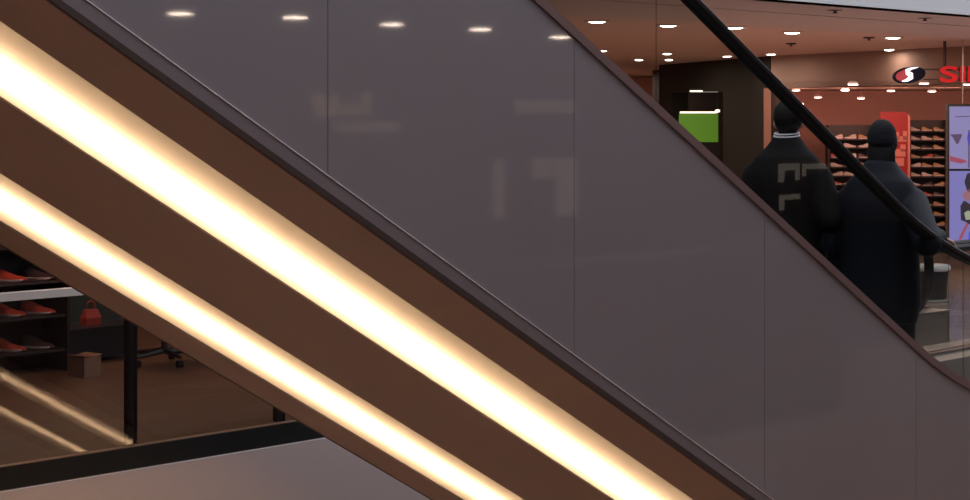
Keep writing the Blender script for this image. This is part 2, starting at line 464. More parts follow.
# reflected side: a row of ceiling lights over the viewer's gallery
for i, (px, py) in enumerate([(180, 12), (295, 16), (392, 23), (480, 28), (560, 36)]):
    p = at_z(px, py, CZ - .022); x = p.x; ym = 2*YN - p.y
    downlight('ceiling_downlight', (x, ym, CZ), .11, f'{ORD[i]} from the left of the ceiling lights mirrored along the top of the grey panels', 'downlights mirrored in the grey panels', M['lampglow3'], 12, WARM)
for i, (px, py) in enumerate([(835, 10), (925, 18), (791, 44), (869, 38), (876, 54)]):
    p = at_z(px, py, CZ)
    e = empty('sprinkler_head', ['small dark sprinkler near the ceiling edge, left of two', 'small dark sprinkler near the ceiling edge, right of two', 'dark wide ceiling sprinkler under the fourth large light',
              'small dark sprinkler left of the fifth large light', 'faint dark sprinkler near the light above the emblem'][i], 'sprinkler', p, 0, 'ceiling sprinklers')
    MB().lathe([(.02, .03), (.07, .012), (.075, -.004), (.02, -.01)], 12).build('plate', M['lip'], e)
    MB().lathe([(.012, -.005), (.012, -.022), (.028, -.025), (.028, -.030), (.01, -.032)], 10).build('nozzle', M['lip'], e)

# ------------------------------------------------------------------ far gallery railing
def railing(label, y, x0, x1, first, topm, zt):
    e = empty('glass_railing', label, 'railing', (0, 0, 0))
    MB().box(x0, x1, y - .045, y + .03, -.135, -.005).build('base_channel', M['darksteel'], e)
    MB().box(x0, x1, y - .035, y + .035, zt - .045, zt).build('top_rail', topm, e)
    ps = []; x = first
    while x > x0 + .3: x -= 1.16
    x += 1.16
    while x < x1: ps.append(x); x += 1.16
    for x in ps:
        MB().box(x - .035, x + .035, y + .013, y + .055, -.005, zt - .045).build('post', M['darksteel'], e)
    ed = [x0] + ps + [x1]
    for a, b in zip(ed[:-1], ed[1:]):
        if b - a > .08: MB().box(a + .012, b - .012, y - .006, y + .006, -.005, zt - .046).build('glass_pane', M['glassg'], e)
    return e
M['railgrey'] = mat('dull_grey_rail_top', (.16, .15, .145), .5, var=.05)
M['railtop'] = mat('pale_rail_top', (.60, .56, .52), .3, metal=.2)
railing('glass railing with pale top rail and dark posts under the escalators', GY + .04, 2.0, 11.2, 6.35, M['railtop'], .985)

# ------------------------------------------------------------------ things behind the railing
def floor_at(px, py): p = at_z(px, py, 0.0); return p
M['shoe_w'] = mat('white_sneaker', (.62, .50, .46), .5, var=.1)
M['shoe_r'] = mat('red_sneaker', (.45, .07, .04), .5, var=.2)
M['shoe_d'] = mat('dark_sneaker', (.06, .04, .04), .5, var=.2)
M['shoe_o'] = mat('tan_sneaker', (.42, .24, .11), .5, var=.2)
M['sole'] = mat('pale_sole', (.7, .62, .58), .5)
def shoe_mesh(L=.28):
    mb = MB(); rings = []
    sec = [(0.0, .030, .060, .02), (.04, .036, .095, .0), (.2, .037, .10, .0), (.34, .036, .088, 0), (.48, .040, .070, 0), (.65, .046, .052, 0), (.82, .045, .043, .003), (.94, .032, .034, .01), (1.0, .012, .026, .014)]
    for t, w, h, z0 in sec:
        x = t*L - L/2
        rings.append([(x, -w, z0 + .0), (x, w, z0 + .0), (x, w*1.05, .02 + z0*.5), (x, w*.85, h*.6), (x, w*.45, h), (x, -w*.45, h), (x, -w*.85, h*.6), (x, -w*1.05, .02 + z0*.5)])
    mb.sweep(rings)
    me_o = mb.build('sneaker_source', [M['shoe_w'], M['sole']], smooth=True)
    for p in me_o.data.polygons:
        if p.center.z < .016: p.material_index = 1
    me = me_o.data; bpy.data.objects.remove(me_o)
    return me
SHOE = {}
base = shoe_mesh()
for k in ('shoe_w', 'shoe_r', 'shoe_d', 'shoe_o'):
    m = base.copy(); m.materials[0] = M[k]; SHOE[k] = m
COLN = {'shoe_w': 'pale', 'shoe_r': 'red', 'shoe_d': 'dark', 'shoe_o': 'tan'}
def shoe(kind, loc, rz, label, group, sc=1.0):
    o = bpy.data.objects.new('sneaker', SHOE[kind]); COL.objects.link(o)
    o.location = loc; o.rotation_euler = (0, 0, rz)
    o.scale = (sc, sc, sc)
    return tag(o, label, 'shoe', group)

M['shelfd'] = mat('dark_shelf_board', (.03, .022, .02), .5, var=.1)
M['shelfr'] = mat('reddish_shelf_board', (.16, .07, .045), .5, var=.1)
def shelf_unit(label, origin, rz, W, D, H, zs, back, board, group=None, name='shoe_shelf'):
    e = empty(name, label, 'shelf', origin, rz, group)
    MB().box(-W/2, W/2, D, D + .02, 0, H).build('back_panel', back, e)
    for s in (-1, 1):
        MB().box(s*W/2 - .012, s*W/2 + .012, 0.0, D - .001, 0, H).build('side_panel', back, e)
    for z in zs:
        MB().box(-W/2 + .013, W/2 - .013, 0.02, D - .001, z - .02, z).build('shelf_board', board, e)
    return e
def place_local(origin, rz, x, y, z):
    c, s = math.cos(rz), math.sin(rz)
    return (origin[0] + c*x - s*y, origin[1] + s*x + c*y, z)

# right shop: shelf of small pale shoes left of the poster, and one right of it
def shop_shelf(label, px0, px1, ptop, depth, rowpx, cols, kinds, where, back, board, sc):
    W = (px1 - px0)/FPX*depth; p = at((px0 + px1)/2, 118, depth)
    o = (p.x, p.y, 0)
    H = EYE - (ptop - 118)/FPX*depth
    zs = [EYE - (y - 118)/FPX*depth for y in rowpx]
    shelf_unit(label, o, RZ, W, .30, H, [z for z in zs if z > .06], back, board)
    for r, z in enumerate(zs):
        if z < .06: continue
        for cidx, cx in enumerate(cols):
            kd = kinds[(r*len(cols) + cidx) % len(kinds)]
            x = (cx - (px0 + px1)/2)/FPX*depth
            lx = place_local(o, RZ, x, .14, z + .001)
            nm = {1: 'only', 2: ['left', 'right'], 3: ['left', 'middle', 'right']}[len(cols)]
            shoe(kd, lx, RZ + random.uniform(-.25, .1) + (math.pi if random.random() < .25 else 0),
                 f'{COLN[kd]} sneaker, {nm[cidx]} on {ORD[r]} board down, shelf {where}', 'sneakers on the shelf ' + where, sc)
shop_shelf('dark shoe shelf behind the person in the knitted cap', 829, 877, 125, 31.6, [139, 147.5, 158, 167, 176, 185, 194, 203, 212, 221, 230], [838, 851.5, 866], ['shoe_w', 'shoe_w', 'shoe_o', 'shoe_w', 'shoe_w', 'shoe_w', 'shoe_r', 'shoe_w', 'shoe_d'],
           'left of the red poster', M['shelfd'], M['shelfd'], .80)
shop_shelf('tall shoe shelf between the red poster and the video screen', 910.5, 947.5, 120, 31.6, [131, 140, 149, 158, 167, 176.5, 186, 196, 206, 216, 226, 236], [917, 929, 941], ['shoe_w', 'shoe_o', 'shoe_o', 'shoe_w', 'shoe_w', 'shoe_o', 'shoe_w', 'shoe_d', 'shoe_o', 'shoe_o', 'shoe_r', 'shoe_d'],
           'right of the red poster', M['shelfd'], M['shelfd'], .72)
# red poster with pale block shapes
M['posterred'] = mat('bright_red_print', (.30, .008, .009), .5, var=.05)
M['posterpale'] = mat('salmon_print', (.55, .19, .15), .5, var=.05)
pd = 31.4
def rectpx(mb, x0, y0, x1, y1, depth, th=.006, mi=0):
    c = at((x0 + x1)/2, (y0 + y1)/2, depth)
    return mb.obox(c, RT*(x1 - x0)/2/FPX*depth, FW*th/2, UP*(y1 - y0)/2/FPX*depth, mi)
def part_at_root(mb, name, m, root):
    o = mb.build(name, m, root)
    o.matrix_parent_inverse = root_inv(root)
    return o
def root_inv(root):
    return (Matrix.Translation(root.location) @ Matrix.Rotation(root.rotation_euler.z, 4, 'Z')).inverted()
p = at(896, 143, pd)
po = empty('wall_poster', 'tall red standing board with pale block shapes between two shoe shelves', 'poster', (p.x, p.y, 0))
part_at_root(rectpx(MB(), 880, 112, 907, 232.2, pd, .03), 'panel', M['posterred'], po)
for (a, b, c_, d_) in ((895, 132, 899, 140), (903, 131, 907, 140), (895, 136.5, 907, 141.5), (900.5, 144.5, 905.5, 152), (894, 149, 905.5, 156.5), (890, 158, 904, 166)):
    part_at_root(rectpx(MB(), a, b, c_, d_, pd - .02, .01), 'block_print', M['posterpale'], po)
part_at_root(rectpx(MB(), 907.5, 115, 910, 232.2, pd - .01, .03), 'edge_strip', M['posterpale'], po)
# ------------------------------------------------------------------ hanging shop sign
sd = 24.4
M['signred'] = mat('red_lit_letter', (.25, .006, .008), .4, emit=(1, .015, .02), es=.40)
M['signside'] = mat('dark_red_letter_side', (.10, .008, .008), .5)
M['signwhite'] = mat('white_lit_swoosh', (.8, .8, .85), .4, emit=(.88, .85, 1), es=.9)
M['signnavy'] = mat('navy_emblem', (.006, .006, .02), .6, spec=.1)
M['signdred'] = mat('crimson_emblem', (.25, .015, .03), .4, emit=(.5, .02, .05), es=.25)
p = at(950, 75, sd)
sg = empty('shop_sign', 'hanging shop sign with oval swoosh emblem and red lit letters', 'sign', (p.x, p.y, 0))
def poly_px(pts, depth, th):
    n = len(pts)
    f = [at(x, y, depth) for x, y in pts]; b = [q + FW*th for q in f]
    return MB().add(f + b, [tuple(range(n)), tuple(range(2*n-1, n-1, -1))] + [(i, (i+1) % n, n+(i+1) % n, n+i) for i in range(n)])
el = lambda cx, cy, a, b, rot, t: (cx + a*math.cos(t)*math.cos(rot) - b*math.sin(t)*math.sin(rot), cy + a*math.cos(t)*math.sin(rot) + b*math.sin(t)*math.cos(rot))
rot = -.16
part_at_root(poly_px([el(909.7, 75.0, 16.2, 8.2, rot, 2*math.pi*i/32) for i in range(32)], sd, .09), 'emblem_plate', M['signnavy'], sg)
part_at_root(poly_px([el(909.2, 75.0, 13.6, 6.4, rot, math.pi*.62 + math.pi*.92*i/16) for i in range(17)], sd - .012, .011), 'emblem_red_half', M['signdred'], sg)
# white swoosh S
ctr = [(902.2, 81.6), (907, 80.2), (911.2, 77.4), (911.0, 74.6), (907.8, 73.0), (907.2, 70.6), (911, 68.6), (918.6, 67.2)]
wid = [.5, 2.0, 3.0, 3.1, 3.0, 2.6, 1.6, .3]
lft, rgt = [], []
for i, (x, y) in enumerate(ctr):
    x0, y0 = ctr[max(0, i-1)]; x1, y1 = ctr[min(len(ctr)-1, i+1)]
    L = math.hypot(x1-x0, y1-y0); nx, ny = -(y1-y0)/L, (x1-x0)/L
    lft.append((x + nx*wid[i]*.8, y + ny*wid[i]*.8)); rgt.append((x - nx*wid[i]*.8, y - ny*wid[i]*.8))
mbs = MB()
for i in range(len(ctr) - 1):
    quad = [lft[i], lft[i+1], rgt[i+1], rgt[i]]
    f = [at(x, y, sd - .03) for x, y in quad]; b = [q + FW*.017 for q in f]
    mbs.add(f + b, [(0,1,2,3),(7,6,5,4)] + [(j, (j+1) % 4, 4+(j+1) % 4, 4+j) for j in range(4)])
part_at_root(mbs, 'swoosh', M['signwhite'], sg)
# letters
def letter(ch, px0, px1, y0, y1):
    cu = bpy.data.curves.new('letter', 'FONT'); cu.body = ch; cu.extrude = .04; cu.offset = .03; cu.bevel_depth = .0
    to = bpy.data.objects.new('letter_tmp', cu); COL.objects.link(to)
    dg = bpy.context.evaluated_depsgraph_get(); dg.update()
    me = bpy.data.meshes.new_from_object(to.evaluated_get(dg)); bpy.data.objects.remove(to)
    X = [v.co.x for v in me.vertices]; Yy = [v.co.y for v in me.vertices]
    w, h = max(X) - min(X), max(Yy) - min(Yy)
    for v in me.vertices:
        fx = (v.co.x - min(X))/w; fy = (v.co.y - min(Yy))/h; zz = v.co.z
        q = at(px0 + (px1 - px0)*fx, y1 + (y0 - y1)*fy, sd) - FW*zz
        v.co = q
    me.materials.clear(); me.materials.append(M['signred']); me.materials.append(M['signside'])
    for pl in me.polygons:
        n = (me.vertices[pl.vertices[1]].co - me.vertices[pl.vertices[0]].co).cross(me.vertices[pl.vertices[-1]].co - me.vertices[pl.vertices[0]].co)
        pl.material_index = 0 if abs(n.normalized().dot(FW)) > .7 else 1
    o = bpy.data.objects.new('letter', me); COL.objects.link(o); o.parent = sg
    o.matrix_parent_inverse = root_inv(sg)
letter('S', 939, 957.3, 66, 82.5)
letter('I', 959.6, 964.6, 66.3, 82)
letter('D', 967, 983, 66.3, 82)
for y in (69.5, 79.5):
    part_at_root(rectpx(MB(), 924, y - .8, 986, y + .8, sd + .06, .03), 'carrier_bar', M['lip'], sg)
for x in (944.7, 979.0):
    part_at_root(MB().tube([at(x, 69, sd + .06), Vector((at(x, 60, sd + .06).x, at(x, 60, sd + .06).y, CZ + .014))], .022, 6), 'hanger', M['lip'] if x < 950 else M['steel'], sg)
# ------------------------------------------------------------------ video screen
vd = 23.5
M['scr'] = mat('screen_lilac', (.02, .02, .03), .3, emit=(.22, .20, .40), es=1.0)
M['scr2'] = mat('screen_blue_tint', (.02, .02, .03), .3, emit=(.18, .17, .44), es=.95)
M['scrd'] = mat('screen_dark_print', (.02, .02, .03), .3, emit=(.010, .010, .018), es=1)
M['scrm'] = mat('screen_mauve_print', (.02, .02, .03), .3, emit=(.075, .045, .10), es=1)
M['scrr'] = mat('screen_red_print', (.02, .02, .03), .3, emit=(.30, .05, .09), es=1)
M['scrb'] = mat('screen_blue_print', (.02, .02, .03), .3, emit=(.05, .06, .60), es=1)
M['scrs'] = mat('screen_skin_print', (.02, .02, .03), .3, emit=(.26, .12, .14), es=1)
M['scrg'] = mat('screen_green_print', (.02, .02, .03), .3, emit=(.28, .32, .22), es=1)
p = at(985, 243, vd)
vs = empty('video_screen', 'tall lit lilac video screen hanging below the red letters', 'screen', (p.x, p.y, 0))
part_at_root(rectpx(MB(), 946.6, 104, 1026, 246, vd + .05, .10), 'casing', M['black'], vs)
part_at_root(rectpx(MB(), 949.5, 106.5, 1023, 168.8, vd - .006, .008), 'upper_picture', M['scr'], vs)
part_at_root(rectpx(MB(), 949.5, 171, 1023, 242.5, vd - .006, .008), 'lower_picture', M['scr2'], vs)
def prnt(pts, m, nm): part_at_root(poly_px(pts, vd - .018, .006), nm, m, vs)
prnt([(955.5, 116.4), (975, 115.6), (975, 116.4), (955.5, 117.2)], M['scrm'], 'text_line')
prnt([(950, 134.5), (961.5, 134), (962, 135.5), (958.5, 143.5), (956.5, 144), (953, 137.5)], M['scrm'], 'dark_wedge')
prnt([(967, 137), (968.5, 133), (972, 130), (972, 146), (968, 143)], M['scrb'], 'blue_mark')
prnt([(968.3, 130), (969.6, 130), (969.6, 168), (968.3, 168)], M['scrm'], 'thin_stroke')
prnt([(950, 156), (958, 158), (965, 160), (967.5, 162), (960, 163.5), (950, 161)], M['scrr'], 'red_streak')
prnt([(964.5, 182), (967, 174), (973, 171.5), (980, 175), (982, 184), (978, 194), (972, 194), (967, 190)], M['scrd'], 'model_hair')
prnt([(962, 195), (966, 190), (972, 187), (980, 190), (979, 200), (966, 201)], M['scrs'], 'model_face')
prnt([(960.5, 206), (964, 200.5), (970, 204), (978, 203), (990, 212), (990, 232), (972, 226), (966, 222), (961, 220)], M['scrd'], 'model_jacket')
p_ = poly_px([(964.3, 213), (968, 210.5), (976, 214), (974, 219), (966, 220)], vd - .026, .006); part_at_root(p_, 'model_glove', M['scrg'], vs)
prnt([(967, 222), (969, 223), (961, 240), (958.5, 239)], M['scrr'], 'red_strap')
prnt([(969, 232), (975, 228), (975, 241), (968.5, 241)], M['scrb'], 'blue_patch')
for x in (963, 1010):
    q0 = at(x, 105, vd + .06)
    part_at_root(MB().tube([q0, Vector((q0.x, q0.y, CZ + .014))], .008, 6), 'hanger', M['steel'], vs)

# ------------------------------------------------------------------ round bin on the gallery
M['binwhite'] = mat('white_bin_rim', (.9, .9, .92), .4)
bp_ = floor_at(931, 301)
bn = empty('litter_bin', 'low round dark bin with white top ring beside the persons', 'bin', bp_)
MB().lathe([(.16, .03), (.165, .05), (.185, .33), (.18, .34), (.15, .33), (.14, .06)], 24).build('body', M['black'], bn, smooth=True)
MB().lathe([(.15, .341), (.205, .335), (.215, .36), (.20, .395), (.02, .39)], 24).build('top_ring', M['binwhite'], bn, smooth=True)
MB().lathe([(.15, .0), (.20, .0), (.205, .012), (.19, .03), (.14, .029)], 24).build('foot_ring', M['steel'], bn, smooth=True)

# ------------------------------------------------------------------ left shop behind the railing
rk = floor_at(18, 377)
RK = 0.0
M['backrack'] = mat('black_rack_panel', (.015, .012, .012), .5, var=.2)
shelf_unit('dark shoe rack behind the glass railing at the photo edge', (rk.x - .1, rk.y, 0), RK, 1.1, .34, 1.62, [.18, .45, .72, 1.0, 1.26, 1.5], M['backrack'], M['shelfd'], name='shoe_rack')
kk = ['shoe_r', 'shoe_d', 'shoe_r', 'shoe_d', 'shoe_o', 'shoe_r']
lamp_light((rk.x + .1, rk.y - .9, 2.1), 9, (1, .42, .30), .2, 'rack_fill').rotation_euler = (.8, 0, 0)  # added fill light, no lamp hangs here; brightens the shoes on the rack
for r, z in enumerate([.18, .45, .72, 1.0, 1.26]):
    for cidx in range(4):
        kd = kk[(r*3 + cidx) % 6]
        shoe(kd, (rk.x - .1 - .4 + .26*cidx, rk.y + .16, z + .001), math.radians(-55) + random.uniform(-.2, .2),
             f'{COLN[kd]} shoe, {ORD[cidx]} from left on {ORD[4-r]} board down, rack behind railing', 'shoes on the rack behind the railing')
cb = floor_at(92, 363); cb.x += .14
e = empty('low_cabinet', 'long low dark navy bench on the wooden floor behind the railing', 'bench', (cb.x, cb.y, 0))
MB().box(-.50, .30, .02, .42, .03, .26).build('body', M['navycab'], e)
MB().box(-.52, .32, .0, .44, .261, .285).build('top', M['navycab'], e)
for x in (-.46, .26):
    for y in (.05, .39): MB().box(x - .02, x + .02, y - .02, y + .02, 0, .03).build('foot', M['black'], e)
M['greenp'] = mat('dark_green_board', (.035, .06, .05), .6, var=.2)
e = empty('partition_screen', 'dark green standing board behind the navy bench', 'board', (cb.x - .1, cb.y + .75, 0))
MB().box(-.55, .75, 0, .04, .06, 1.35).build('board', M['greenp'], e)
for x in (-.45, .65): MB().box(x - .03, x + .03, -.14, .18, 0, .06).build('foot', M['black'], e)
e = empty('red_bag', 'small red bag standing on the navy bench', 'bag', (cb.x - .02, cb.y + .2, .285))
M['redbag'] = mat('red_leather', (.40, .05, .035), .5, var=.1)
MB().sweep([[(-.07, -.04, 0), (.07, -.04, 0), (.07, .04, 0), (-.07, .04, 0)], [(-.075, -.045, .06), (.075, -.045, .06), (.075, .045, .06), (-.075, .045, .06)], [(-.055, -.015, .13), (.055, -.015, .13), (.055, .015, .13), (-.055, .015, .13)]]).build('body', M['redbag'], e)
MB().tube([(-.04, 0, .12), (-.035, 0, .18), (0, 0, .20), (.035, 0, .18), (.04, 0, .12)], .007, 6).build('handle', M['redbag'], e)
M['card'] = mat('cardboard', (.24, .13, .085), .7, var=.1)
bx = floor_at(42, 378)
e = empty('cardboard_box', 'brown cardboard box on the wooden floor at the end of the shoe rack', 'box', (bx.x + .30, bx.y - .12, 0), .1)
MB().box(-.08, .08, -.1, .1, 0, .15).build('body', M['card'], e)
for s in (-1, 1): MB().obox((s*.05, 0, .158), (.04, 0, .006*s), (0, .1, 0), (0, 0, .003)).build('flap', M['card'], e)
# swivel chair whose casters show under the soffit
ch = floor_at(168, 366)
ch = Vector((ch.x + .05, ch.y + .12, 0))
e = empty('swivel_chair', 'black swivel chair on casters behind the railing under the escalator', 'chair', ch, .3)
for k in range(5):
    a = 2*math.pi*k/5 + .45
    c0, s0 = math.cos(a), math.sin(a)
    MB().tube([(0, 0, .11), (.30*c0, .30*s0, .085)], [.026, .016], 8).build('base_arm', M['black'], e)
    cs = MB(); w = Vector((-s0, c0, 0))
    cs.tube([Vector((.29*c0, .29*s0, .031)) - w*.022, Vector((.29*c0, .29*s0, .031)) + w*.022], .030, 12)
    cs.build('caster', M['rubber'], e)
MB().tube([(0, 0, .10), (0, 0, .42)], .025, 10).build('gas_lift', M['black'], e)
MB().lathe([(.05, .42), (.22, .43), (.24, .46), (.22, .50), (.05, .51)], 20).build('seat', M['black'], e, smooth=True)
MB().obox((-.22, 0, .66), (.0, .19, 0), (.025, 0, -.01), (-.02, 0, .15)).build('backrest', M['black'], e)

# ------------------------------------------------------------------ viewer's side of the void, mirrored in the panels
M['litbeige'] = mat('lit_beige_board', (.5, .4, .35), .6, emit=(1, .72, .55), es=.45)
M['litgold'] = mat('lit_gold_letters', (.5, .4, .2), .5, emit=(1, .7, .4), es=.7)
def mirror_rect(px0, py0, px1, py1, yv=17.8):
    def hit(px, py):
        u = (px - 485)/FPX; r = FW + RT*u; k = yv/r.y
        return r.x*k, EYE + (118 - py)/FPX*k
    a = hit(px0, py0); b = hit(px1, py1)
    return a[0], b[0], b[1], a[1]
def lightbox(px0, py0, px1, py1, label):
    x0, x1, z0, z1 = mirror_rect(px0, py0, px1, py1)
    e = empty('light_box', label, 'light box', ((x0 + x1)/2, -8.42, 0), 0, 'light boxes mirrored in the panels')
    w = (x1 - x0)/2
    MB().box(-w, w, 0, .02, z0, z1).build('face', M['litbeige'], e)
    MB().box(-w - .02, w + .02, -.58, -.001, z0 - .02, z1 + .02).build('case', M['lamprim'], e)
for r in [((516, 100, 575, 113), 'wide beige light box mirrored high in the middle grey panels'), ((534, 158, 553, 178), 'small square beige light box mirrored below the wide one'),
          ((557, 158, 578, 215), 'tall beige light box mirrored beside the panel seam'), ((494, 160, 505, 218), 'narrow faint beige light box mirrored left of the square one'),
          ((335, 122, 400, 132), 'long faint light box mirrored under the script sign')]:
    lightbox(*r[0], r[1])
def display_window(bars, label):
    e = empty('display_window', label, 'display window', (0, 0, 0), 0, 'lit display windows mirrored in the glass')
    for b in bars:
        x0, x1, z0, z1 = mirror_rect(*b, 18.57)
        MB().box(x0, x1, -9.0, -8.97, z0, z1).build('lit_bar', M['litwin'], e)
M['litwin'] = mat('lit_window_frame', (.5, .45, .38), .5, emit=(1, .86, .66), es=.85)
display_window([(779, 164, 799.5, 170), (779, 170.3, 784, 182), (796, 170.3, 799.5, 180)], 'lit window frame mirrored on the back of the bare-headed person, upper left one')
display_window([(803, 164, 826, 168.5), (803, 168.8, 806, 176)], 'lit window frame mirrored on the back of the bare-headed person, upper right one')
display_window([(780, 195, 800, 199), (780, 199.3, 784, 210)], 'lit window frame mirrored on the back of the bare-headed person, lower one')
railing('glass railing mirrored as a pale line across the lower grey panels', .72, 3.0, 12.9, 3.6, M['railgrey'], .97)
x0, x1, z0, z1 = mirror_rect(335, 92, 402, 118)
e = empty('script_sign', 'faint mirrored script sign in the second grey panel', 'sign', (0, 0, 0))
W = x1 - x0; Hh = z1 - z0
def stroke(pts): MB().tube([(x0 + W*a, -8.9, z0 + Hh*b) for a, b in pts], .03, 6).build('script_stroke', M['litgold'], e)
stroke([(.02, .7), (.08, .85), (.13, .65), (.06, .45), (.12, .25), (.16, .05), (.2, .3), (.19, .7), (.16, .95)])
stroke([(.28, .1), (.3, .6), (.36, 1.0), (.38, .6), (.34, .1), (.42, .3)])
stroke([(.46, .55), (.5, .15), (.56, .15), (.6, .5), (.62, .1), (.68, .4)])
stroke([(.72, .1), (.78, .6), (.84, 1.05), (.88, .9), (.86, .3), (.95, .1)])

# ------------------------------------------------------------------ persons
def capsule(mb, a, b, ra, rb, n=14):
    a, b = Vector(a), Vector(b); d = (b - a); L = d.length; d = d.normalized()
    u = d.orthogonal().normalized(); v = d.cross(u); rings = []
    for i in range(5):
        t = -math.pi/2 + math.pi/2*i/4*.98 + .02
        rings.append((a + d*ra*math.sin(t), ra*math.cos(t)))
    for i in range(5):
        t = math.pi/2*i/4*.98
        rings.append((b + d*rb*math.sin(t), rb*math.cos(t)))
    mb.sweep([[c + u*r*math.cos(2*math.pi*k/n) + v*r*math.sin(2*math.pi*k/n) for k in range(n)] for c, r in rings])
def ellip(mb, c, rx, ry, rz, n=18, m=12, rot=None):
    rings = []
    for i in range(m + 1):
        t = -math.pi/2 + math.pi*(i*.98 + .01*m)/m
        ring = [Vector((rx*math.cos(t)*math.cos(2*math.pi*k/n), ry*math.cos(t)*math.sin(2*math.pi*k/n), rz*math.sin(t))) for k in range(n)]
        if rot is not None: ring = [rot @ q for q in ring]
        rings.append([Vector(c) + q for q in ring])
    mb.sweep(rings)
def remesh(mb, name, m, parent, vox, smooth=4):
    o = mb.build(name + '_tmp', m)
    r = o.modifiers.new('r', 'REMESH'); r.mode = 'VOXEL'; r.voxel_size = vox
    if smooth:
        s_ = o.modifiers.new('s', 'SMOOTH'); s_.factor = .5; s_.iterations = smooth
    dg = bpy.context.evaluated_depsgraph_get(); dg.update()
    me = bpy.data.meshes.new_from_object(o.evaluated_get(dg))
    bpy.data.objects.remove(o)
    for p in me.polygons: p.use_smooth = True
    me.materials.clear(); me.materials.append(m)
    q = bpy.data.objects.new(name, me); COL.objects.link(q); q.parent = parent
    return q
M['skin'] = mat('skin', (.42, .22, .16), .5, var=.05)
M['hair'] = mat('dark_hair', (.006, .005, .005), .7, spec=.15, var=.3, scale=60, bump=.4)
M['jacket1'] = mat('black_padded_jacket', (.0045, .0043, .0045), .8, spec=.12, var=.2, scale=20)
M['jacket2'] = mat('navy_black_jacket', (.005, .006, .009), .65, spec=.1, var=.2, scale=20)
M['trouser'] = mat('black_trousers', (.005, .005, .006), .8, spec=.15, var=.2, scale=25)
M['cap'] = mat('dark_knit', (.006, .006, .008), .85, spec=.15, var=.3, scale=70, bump=.5)
M['collar'] = mat('pale_collar', (.62, .62, .64), .6)
M['leather'] = mat('black_leather', (.012, .011, .011), .4)
def hand(mb, w, fwd, down, side, thumb, curl):
    """palm and five fingers at wrist w; fwd = finger direction, down = palm facing, side = towards the thumb"""
    w = Vector(w); fwd = Vector(fwd).normalized(); down = Vector(down).normalized(); side = Vector(side).normalized()
    for k in range(4):
        s_ = side*(.030 - .020*k)
        base = w + fwd*.085 + s_
        capsule(mb, w + fwd*.01 + s_*.7, base, .013, .0125)
        L = (.040, .046, .043, .033)[k]
        p1 = base + (fwd*math.cos(curl*.4) + down*math.sin(curl*.4))*L
        p2 = p1 + (fwd*math.cos(curl*1.2) + down*math.sin(curl*1.2))*L*.7
        p3 = p2 + (fwd*math.cos(curl*1.9) + down*math.sin(curl*1.9))*L*.55
        capsule(mb, base, p1, .0095, .009); capsule(mb, p1, p2, .009, .0082); capsule(mb, p2, p3, .0082, .007)
    t0 = w + fwd*.02 + side*.022; t1 = t0 + (fwd*.5 + side*.75 + down*.3)*.042; t2 = t1 + (fwd*.75 + side*.2 + down*.6)*.036; t3 = t2 + (fwd*.7 + down*.7)*.022
    capsule(mb, t0, t1, .014, .0115); capsule(mb, t1, t2, .0115, .0095); capsule(mb, t2, t3, .0095, .008)
